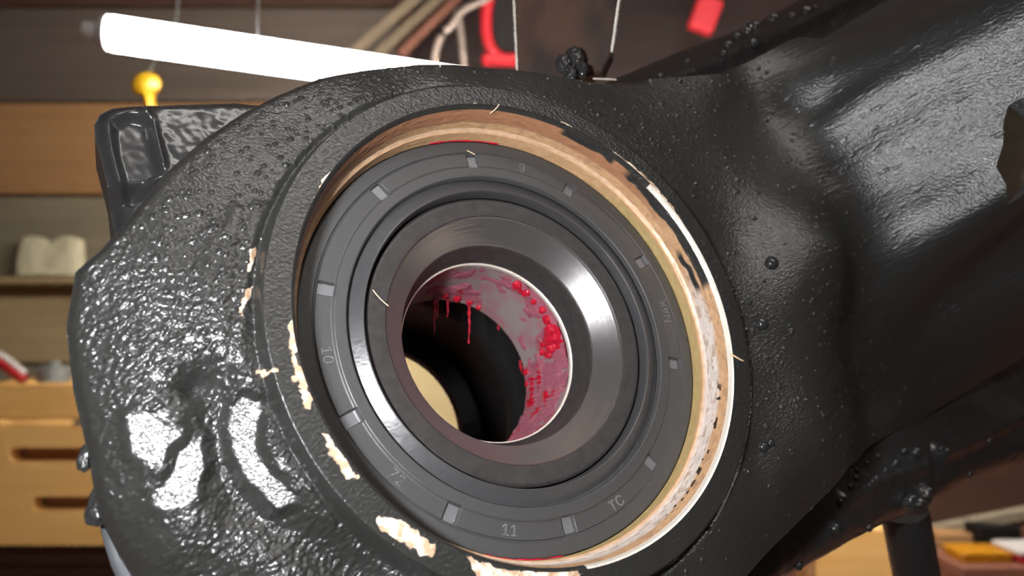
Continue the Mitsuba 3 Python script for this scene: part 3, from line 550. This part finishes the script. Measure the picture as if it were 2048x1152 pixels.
for i, (deg_, z, ln, r) in enumerate([(107, -28, 7.2, .26), (104, -28.5, 4.0, .2), (96, -28.5, 3.6, .2), (78, -29.4, 7.6, .22), (117, -28.2, 2.0, .12), (22, -29.6, 2.0, .2), (18, -29.7, 1.6, .16), (52, -29.5, 1.0, .2)]):
    a = math.radians(deg_); p0 = np.array([16.5 * math.cos(a), 16.5 * math.sin(a), z]); s = np.linspace(0, 1, 24)
    pts = p0 + down * ln * s[:, None] + 0.10 * np.c_[np.sin(s * 9 + i), np.cos(s * 7 + i), 0 * s] * s[:, None]
    rr = r * (1.5 - 1.2 * s) * (1 + 0.35 * np.sin(s * 26 + i)) + (0.9 * r) * np.exp(-((s - 0.98) / 0.05) ** 2) * (i == 3)
    add(GR + '__strand', inhub(tube(pts, np.maximum(rr, 0.04), 10)), GREASE, smooth=True, label='thin strand of red grease hanging down')
# wet red line along the seal's lower edge
for a0, a1, r in ((-118, -78, 35.9), (96, 118, 35.95)):
    s = np.radians(np.linspace(a0, a1, 60)); pts = np.c_[r * np.cos(s), r * np.sin(s), np.full(60, 0.1)]
    add(GR + '__edge_smear', inhub(tube(pts, 0.15 + 0.08 * np.sin(s * 60) * np.sin(s * 23), 10)), GREASE, smooth=True, label='red smear along the edge of the oil seal')

# ------------------------------------------------------------------ loose brush bristles
for lab, pts in (('tan brush bristle lying across the right rim of the bore', [(37.38, -1.25, 8.7), (38.75, -1.77, 8.7), (41.03, -1.95, 8.0)]), ('fine brush bristle sticking up from the top edge of the arm', [(-17.37, 44.51, 5.2), (-17.93, 45.31, 5.6), (-18.69, 45.38, 6.4)]),
                 ('tan brush bristle lying on the left of the spacer face', [(-24.34, 2.86, -1.2), (-23.12, 1.65, -1.2), (-21.66, 0.7, -1.3)]), ('short brush bristle hanging over the top rim of the bore', [(-7.64, 37.24, 8.7), (-8.3, 36.09, 8.5), (-9.0, 35.36, 8.0)]),
                 ('pale brush bristle at the topmost notch of the oil seal', [(-10.0, 32.23, 0.4), (-9.23, 32.04, 0.4), (-8.41, 31.92, 0.3)])):
    k = thing('bristle', lab, 'bristle', 'brush bristles stuck in the fresh paint')
    scene[k] = mikit.ply(inhub(tube(curve(pts, 12), 0.16 if 'right' in lab else 0.10, 8)), BRIST, smooth=True)

# ------------------------------------------------------------------ the stand that carries the arm
ST = thing('stand_post', 'black steel stand post under the arm at the lower right', 'stand')
top, bot = np.array((0.1014, 0.1975, 1.1562)), np.array((0.1091, 0.2053, 1.131))
dirp = (bot - top) / np.linalg.norm(bot - top)
foot = top + dirp * ((top[2] - 0.805) / -dirp[2])
add(ST + '__post', tube(np.array([top + (foot - top) * s for s in np.linspace(0, 1, 8)]), 0.0058, 28), BLACKM, smooth=30)
add(ST + '__base', tm(lathe([(0.0, 0.006), (0.05, 0.006), (0.052, 0.004), (0.052, 0.0), (0.0, 0.0)], 48).vertices + np.array([foot[0], foot[1], 0.800]), lathe([(0.0, 0.006), (0.05, 0.006), (0.052, 0.004), (0.052, 0.0), (0.0, 0.0)], 48).faces), BLACKM, smooth=30)

# ------------------------------------------------------------------ workbench and clutter behind
BZ = 0.80
WB = thing('workbench', 'dark brown wooden workbench behind and below the arm', 'workbench')
for i, y in enumerate(np.arange(0.02, 1.30, 0.16)):
    add(WB + '__board', box((3.0, 0.156, 0.04), (0.1, y + 0.078, BZ - 0.02), bevel=0.003), WOOD_RD if i % 2 else WOOD_DK)
for x in (-1.3, 1.5):
    for y in (0.1, 1.2):
        add(WB + '__leg', box((0.08, 0.08, BZ - 0.04), (x, y, (BZ - 0.04) / 2), bevel=0.004), WOOD_DK)

# slotted wooden crate at the lower left
CR = thing('wooden_crate', 'honey-coloured wooden crate with slotted side, lower left behind the arm', 'crate')
cy = 0.965
def slotted(x0, x1, z0, z1, y0, y1, slots):
    P0 = Polygon([(x0, z0), (x1, z0), (x1, z1), (x0, z1)])
    for a, b, zc, hgt in slots: P0 = P0.difference(LineString([(a, zc), (b, zc)]).buffer(hgt / 2))
    m = trimesh.creation.extrude_polygon(P0, y1 - y0, engine='earcut')
    v = m.vertices; return tm(np.c_[v[:, 0], y1 - v[:, 2], v[:, 1]], m.faces)
zA, zB, zC, zD = 1.1441, 1.0992, 1.0902, 0.9426
s1, s2 = (-0.6298, 0.9775, 1.0549), (-0.5977, 0.9818, 0.9939)
add(CR + '__top_board', box((0.62, 0.02, zA - zB), (-0.40, cy + 0.012, (zA + zB) / 2), bevel=0.002), WOOD_YL)
add(CR + '__slotted_board', slotted(-0.71, -0.09, zD, zC, cy, cy + 0.02, [(s1[0], s1[0] + 0.11, s1[2], 0.018), (s2[0], s2[0] + 0.10, s2[2], 0.018)]), WOOD_YL)
add(CR + '__slot_backing', box((0.60, 0.012, zC - zD - 0.01), (-0.40, cy + 0.034, (zC + zD) / 2), bevel=0.001), WOOD_OR)
for x in (-0.70, -0.10):
    add(CR + '__end_board', box((0.02, 0.20, zA - zD), (x, cy + 0.13, (zA + zD) / 2), bevel=0.002), WOOD_YL)
add(CR + '__bottom_board', box((0.62, 0.22, 0.012), (-0.40, cy + 0.12, zD - 0.006), bevel=0.002), WOOD_DK)
LB = thing('dark_box', 'dark brown wooden box that the slotted crate stands on', 'box')
zb = zD - 0.0125
add(LB + '__body', box((0.60, 0.20, zb - 0.018 - BZ), (-0.40, cy + 0.12, (zb - 0.018 + BZ) / 2), bevel=0.003), WOOD_DK)
add(LB + '__lid', box((0.62, 0.21, 0.018), (-0.40, cy + 0.12, zb - 0.009), bevel=0.003), WOOD_DK)
bl = (-0.4315, 0.8198, 0.9451)
BX = thing('blue_box', 'dark blue plastic box with a lid, in front of and below the crate', 'box')
add(BX + '__body', box((0.10, 0.06, 0.125), (bl[0] + 0.02, bl[1], BZ + 0.0625), bevel=0.004), BLUE)
add(BX + '__lid', box((0.104, 0.064, 0.006), (bl[0] + 0.02, bl[1], BZ + 0.128), bevel=0.002), BLUE)

# pale yellow board behind the bore, seen through it
YB_ = thing('plywood_sheet', 'pale yellow plywood sheet leaning behind, seen through the bore', 'plywood')
pc = (-0.1011, 0.9324, 1.1267)
ply = box((0.26, 0.010, 0.44), (pc[0] + 0.0, pc[1], BZ + 0.22), bevel=0.001)
PLYM = mat('pale_plywood', principled((0.88, 0.70, 0.36), 0.6, 0.3))
add(YB_ + '__face_veneer', ply, PLYM)
add(YB_ + '__core', box((0.258, 0.006, 0.438), (pc[0], pc[1] + 0.008, BZ + 0.219), bevel=0.001), WOOD_TN)

# shelf against the left planks with a folded cloth and small things
sh = (-0.7804, 1.2354, 1.3096)
SHF = thing('wall_shelf', 'narrow tan wooden shelf on the plank wall at left', 'shelf')
add(SHF + '__board', box((0.55, 0.05, 0.012), (sh[0] - 0.10, YB - 0.027, sh[2] - 0.008), bevel=0.002), WOOD_TN)
for x in (-0.30, 0.10):
    add(SHF + '__bracket', box((0.012, 0.06, 0.04), (sh[0] + x, YB - 0.032, sh[2] - 0.036), bevel=0.002), WOOD_TN)
def cloth(w, d_, h, at, seed):
    g = 40; x, z = np.meshgrid(np.linspace(-1, 1, g), np.linspace(0, 1, g), indexing='ij')
    top = h * (1 - 0.15 * np.exp(-(x / 0.28) ** 2)) * (1 - 0.12 * x ** 6)
    fr_, bk = [], []
    for s in (-1, 1):
        y = s * d_ / 2 * np.sqrt(np.clip(1 - 0.9 * np.abs(x) ** 6, 0, 1)) * (1 - 0.55 * z ** 3) + 0.006 * (meshkit.fbm(np.stack([x * 3, z * 3, x * 0 + s], -1), 3, seed) - 0.5)
        fr_.append(np.stack([x * w / 2 * (1 - 0.06 * z), y, z * top], -1).reshape(-1, 3))
    return trimesh.convex.convex_hull(np.vstack(fr_)) if False else closed(fr_, g, at)
def closed(fr_, g, at):
    i, j = np.meshgrid(np.arange(g - 1), np.arange(g - 1), indexing='ij')
    q = np.stack([i * g + j, (i + 1) * g + j, (i + 1) * g + j + 1, i * g + j + 1], -1).reshape(-1, 4); n = g * g
    f = [q[:, [0, 1, 2]], q[:, [0, 2, 3]], q[:, [2, 1, 0]] + n, q[:, [3, 2, 0]] + n]
    ed = np.r_[np.arange(g) * g, (g - 1) * g + np.arange(1, g), (np.arange(g - 1)[::-1]) * g + g - 1, np.arange(g - 1)[::-1][:-1]]
    e2 = np.roll(ed, -1); f += [np.c_[ed, ed + n, e2], np.c_[e2, ed + n, e2 + n]]
    return tm(np.vstack(fr_) + np.asarray(at), np.vstack(f))
k = thing('folded_cloth', 'pale cream folded cloth standing on the wall shelf at left', 'cloth')
cl0, cl1 = (-0.8551, 1.2651, 1.3148), (-0.74, 1.2602, 1.3849)
scene[k] = mikit.ply(cloth(cl1[0] - cl0[0], 0.04, cl1[2] - cl0[2], ((cl0[0] + cl1[0]) / 2, YB - 0.028, sh[2] + 0.0005), 3), CREAM, smooth=True)
k = thing('red_white_handle', 'red and white plastic handle lying on the crate at the left edge', 'handle')
h0 = [np.array(q) for q in [(-0.7093, 1.0037, 1.182), (-0.6793, 1.0044, 1.1727), (-0.6627, 1.0052, 1.1607), (-0.6493, 1.0059, 1.15)]]
off = np.array([0, 0, 0.006]); 
add(k + '__red_grip', tube(curve([q - off * 0.5 for q in h0], 16), 0.007, 14), RED, smooth=True)
add(k + '__white_strip', tube(curve([q + off for q in h0], 16), 0.0045, 14), WHITEP, smooth=True, label='white strip along the handle')
k = thing('grey_cap', 'small pale grey cap standing on the crate beside the housing', 'cap')
gc = (-0.6229, 1.0259, 1.1518)
add(k + '__rim', tm(lathe([(0, .022), (.018, .022), (.021, .019), (.021, 0), (0, 0)], 40).vertices + np.array([gc[0], gc[1], zA]), lathe([(0, .022), (.018, .022), (.021, .019), (.021, 0), (0, 0)], 40).faces), GREYM, smooth=30)
add(k + '__knob', blob((gc[0], gc[1], zA + 0.024), 0.008, (1, 1, .6), 5, 0.02), GREYM, smooth=True)

# yellow clip on a wire, under the lamp
YC = thing('yellow_clip', 'bright yellow plastic clip hanging under the tube lamp at upper left', 'clip')
y0 = np.array((-0.4289, 0.8612, 1.499))
add(YC + '__jaw', blob(y0, 0.017, (1.0, 0.55, 0.9), 12, 0.12, 3), YELLOW, smooth=True)
add(YC + '__stem', tube([y0 + [0.002, 0, -0.008], y0 + [0.006, 0, -0.03], y0 + [0.012, 0, -0.06]], 0.007, 12), YELLOW, smooth=True)
add(YC + '__hanger', tube([y0 + [0, 0, 0.01], y0 + [0.01, 0.05, 0.10], [y0[0] + 0.02, y0[1] + 0.1, ZC]], 0.0012, 6), GREYM, smooth=True)

# ------------------------------------------------------------------ the tube lamp
t0, t1 = np.array((-0.4094, 0.7401, 1.5108)), np.array((-0.176, 0.7963, 1.4953))
dl = (t1 - t0) / np.linalg.norm(t1 - t0); t0e = t0 + dl * 0.004; t1e = t0 + dl * 1.2
LMP = thing('tube_lamp', 'glowing white fluorescent tube lamp behind the arm at upper left', 'lamp')
add(LMP + '__tube', tube(np.array([t0e + (t1e - t0e) * s for s in np.linspace(0, 1, 12)]), 0.0175, 32), LAMPW, smooth=30, emit=(TUBE_L, TUBE_L * 0.98, TUBE_L * 0.93))
for e, s in ((t0, -1), (t1e, 1)):
    add(LMP + '__end_cap', tube([e + dl * s * 0.0, e + dl * s * 0.004, e + dl * s * 0.008], [0.0176, 0.0172, 0.012], 32), LAMPW, smooth=30)
    add(LMP + '__lamp_holder', tube([e + dl * s * 0.010, e + dl * s * 0.022], 0.008, 20), LAMPW, smooth=30)
for s in (0.12, 0.88):
    b = t0 + dl * 1.2 * s
    add(LMP + '__hanging_wire', tube([b + [0, 0, 0.017], [b[0], b[1], ZC]], 0.0010, 6), GREYM, smooth=True)

# unseen lamp added behind the photographer for a grey sheen on the housing
LM2 = thing('tube_lamp', 'white tube lamp added unseen behind the camera to put a sheen on the housing', 'lamp')
q0, q1 = np.array([-0.05, -0.33, ZC - 0.09]), np.array([1.13, -0.57, ZC - 0.09])
add(LM2 + '__tube', tube([q0, q1], 0.018, 24), LAMPW, smooth=30, emit=(ADDED_L, ADDED_L * .98, ADDED_L * .93))
add(LM2 + '__batten', box((1.26, 0.05, 0.035), (q0 + q1) / 2 + np.array([0, 0, 0.0425]), ax=[[0.979, -0.204, 0], [0.204, 0.979, 0], [0, 0, 1]], bevel=0.004), LAMPW)
# the camera's own flash
FL = thing('camera_flash', 'small camera flash window beside the lens', 'flash')
fx = EYE + np.array([-0.034, 0.0, 0.0]) + np.array([0, -math.sin(PITCH), math.cos(PITCH)]) * 0.012 - FWD * 0.004
add(FL + '__window', box((0.015, 0.0016, 0.008), fx, bevel=0.0003), LAMPW, emit=(FLASH_L, FLASH_L, FLASH_L * 1.02))
add(FL + '__housing', box((0.022, 0.012, 0.014), fx - FWD * 0.0072, bevel=0.001), BLACKM)

# ------------------------------------------------------------------ hanging things behind the top edge
RH = thing('red_reel', 'red plastic oval handle hanging behind the bracket plate', 'handle')
rc = np.array((-0.0015, 1.1186, 1.6886)); px1 = 1.15 / 1500; up = math.sqrt(1.15 / 0.62)
s = np.linspace(0, 2 * math.pi, 49)
add(RH + '__loop', tube(np.c_[rc[0] + 50 * px1 * np.sign(np.cos(s)) * np.abs(np.cos(s)) ** 0.8, np.full(49, rc[1]), rc[2] + 78 * px1 * np.sign(np.sin(s)) * np.abs(np.sin(s)) ** 0.8], 12 * px1, 14), RED, smooth=True)
add(RH + '__foot', box((0.110, 0.020, 0.018), rc + np.array([0.010, 0, -0.061]), bevel=0.005), RED)
add(RH + '__inner_web', box((84 * px1, 0.006, 136 * px1), rc + np.array([0, 0.010, 0]), bevel=0.001), DARK)
add(RH + '__peg', tube([rc + [0, 0.0, 0.045], [rc[0], YB - 0.02, rc[2] + 0.050]], 0.004, 10), BLACKM, smooth=True)
R2 = thing('red_block', 'red plastic grip behind the upper edge of the arm, right of the plate', 'grip')
r2 = np.array((0.3268, 1.2347, 1.7497))
add(R2 + '__grip', box((0.044, 0.024, 0.060), r2, ax=[[0.93, 0, -0.36], [0, 1, 0], [0.36, 0, 0.93]], bevel=0.004), RED)
add(R2 + '__rod', tube([r2 + [0.006, 0, 0.02], r2 + [0.03, 0.008, 0.11]], 0.006, 10), BLACKM, smooth=30)
for lab, a_, b_ in (('pale wooden lath slanting above the lamp, left one of the two', (-0.2672, 1.1715, 1.6492), (-0.1296, 1.1633, 1.7673)), ('pale wooden lath slanting above the lamp, right one of the two', (-0.2306, 1.2106, 1.6642), (-0.0984, 1.202, 1.7862))):
    k = thing('wooden_lath', lab, 'lath', 'pale laths above the lamp')
    a_, b_ = np.array(a_), np.array(b_); d_ = b_ - a_; ln = np.linalg.norm(d_); d_ /= ln
    e_ = np.cross(d_, [0, 1.0, 0]); a0_ = a_ - d_ * 0.05; b0_ = b_ + d_ * ((ZC - b_[2]) / d_[2]); ln = np.linalg.norm(b0_ - a0_)
    scene[k] = mikit.ply(box((ln, 0.008, 0.015), (a0_ + b0_) / 2, ax=np.array([d_, [0, 1.0, 0], e_]), bevel=0.001), STICK)
k = thing('red_lath', 'reddish wooden lath slanting beside the pale laths', 'lath')
a_, b_ = np.array((-0.1897, 1.2394, 1.6822)), np.array((-0.0796, 1.2317, 1.792)); d_ = (b_ - a_) / np.linalg.norm(b_ - a_); e_ = np.cross(d_, [0, 1.0, 0]); b0_ = b_ + d_ * ((ZC - b_[2]) / d_[2])
scene[k] = mikit.ply(box((np.linalg.norm(b0_ - a_), 0.008, 0.014), (a_ + b0_) / 2, ax=np.array([d_, [0, 1.0, 0], e_]), bevel=0.001), WOOD_RD)
for lab, pts in (('beige cord drooping from the top beside the red handle', [(-0.0144, 0.872, 1.6315), (-0.0414, 0.8739, 1.6045), (-0.0636, 0.8749, 1.5908), (-0.0714, 0.8757, 1.5788), (-0.0816, 0.8763, 1.5704)]), ('short beige cord end just above the arm, nearest the lamp', [(-0.0853, 0.8961, 1.5738), (-0.092, 0.8972, 1.5585), (-0.0951, 0.8987, 1.5371), (-0.0932, 0.9004, 1.5126)]),
                 ('beige cord hanging down straight, between the cord end and the red handle', [(-0.069, 0.9231, 1.6175), (-0.0646, 0.9253, 1.586), (-0.0614, 0.9275, 1.5544), (-0.057, 0.9297, 1.5228)])):
    k = thing('hanging_cord', lab, 'cord', 'beige cords above the arm')
    scene[k] = mikit.ply(tube(curve(pts, 24), 0.0048, 10), BEIGE, smooth=True)

TB = thing('added_dark_board', 'dark brown board added on the plank wall to darken the background above the arm', 'board')  # board put in to darken the lamp-lit planks here
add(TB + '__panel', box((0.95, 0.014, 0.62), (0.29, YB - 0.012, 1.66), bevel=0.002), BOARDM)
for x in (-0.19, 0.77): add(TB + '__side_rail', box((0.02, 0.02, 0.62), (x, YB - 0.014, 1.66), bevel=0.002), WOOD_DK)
# lower right: things on the bench behind the stand
WBR = thing('pine_block', 'yellow pine block on the bench left of the stand post', 'wood block')
pb0, pb1 = (0.4531, 1.2097, 0.8162), (0.5963, 1.2026, 0.9182)
add(WBR + '__block', box((pb1[0] - pb0[0], 0.05, pb1[2] - BZ), ((pb0[0] + pb1[0]) / 2, 1.17, (pb1[2] + BZ) / 2), bevel=0.003), WOOD_YL)
add(WBR + '__end_strip', box((0.012, 0.052, pb1[2] - BZ - 0.01), (pb0[0] - 0.008, 1.17, (pb1[2] - 0.01 + BZ) / 2), bevel=0.002), WOOD_OR)
def bench_box(name, lab, c, px0, px1, m, dp=0.05, m2=None):
    k = thing(name, lab, c); a_, b_ = np.array(px0), np.array(px1)
    hz = b_[2] - BZ
    add(k + '__body', box((b_[0] - a_[0], dp, hz * 0.8), ((a_[0] + b_[0]) / 2, a_[1], BZ + hz * 0.4), bevel=0.003), m)
    add(k + '__top', box((b_[0] - a_[0] + 0.003, dp + 0.003, hz * 0.2), ((a_[0] + b_[0]) / 2, a_[1], BZ + hz * 0.9), bevel=0.002), m2 or m)
bench_box('black_bin', 'black open bin on the bench right of the stand post', 'bin', (0.7222, 1.2059, 0.8711), (0.7851, 1.2029, 0.9143), DARK)
bench_box('tan_carton', 'tan cardboard carton on the bench just right of the stand post', 'carton', (0.6704, 1.2263, 0.8655), (0.7312, 1.2241, 0.8975), WOOD_OR)
bench_box('brown_carton', 'wide brown carton under the yellow tray and the red tin, lower right', 'carton', (0.6235, 1.1072, 0.8487), (0.8035, 1.1045, 0.8868), WOOD_RD, 0.09)
def on_carton(name, lab, c, px0, px1, m, dp, m2):
    k = thing(name, lab, c); a_, b_ = np.array(px0), np.array(px1); z0 = 0.8868 + 0.0005; hz = b_[2] - z0
    add(k + '__body', box((b_[0] - a_[0], dp, hz * 0.6), ((a_[0] + b_[0]) / 2, a_[1], z0 + hz * 0.3), bevel=0.002), m)
    add(k + '__rim', box((b_[0] - a_[0] + 0.003, dp + 0.003, hz * 0.4), ((a_[0] + b_[0]) / 2, a_[1], z0 + hz * 0.8), bevel=0.002), m2)
on_carton('yellow_tray', 'flat yellow tray on the brown carton, in front of the black bin', 'tray', (0.635, 1.1045, 0.8875), (0.7042, 1.1035, 0.9018), YELLOW, 0.05, YELLOW)
on_carton('red_tin', 'low red tin with a white lid at the lower right corner', 'tin', (0.7114, 1.1045, 0.8875), (0.7819, 1.1032, 0.9062), RED, 0.06, WHITEP)
sp = thing('wall_batten', 'slanting grey batten behind the bin at the lower right', 'batten')
a_, b_ = np.array((0.7288, 1.2234, 0.907)), np.array((0.8173, 1.1708, 0.9422)); d_ = (b_ - a_) / np.linalg.norm(b_ - a_); e_ = np.cross(d_, [0, 1.0, 0])
scene[sp] = mikit.ply(box((np.linalg.norm(b_ - a_) + 0.1, 0.02, 0.02), (a_ + b_) / 2, ax=np.array([d_, [0, 1.0, 0], e_]), bevel=0.002), WOOD_GR)
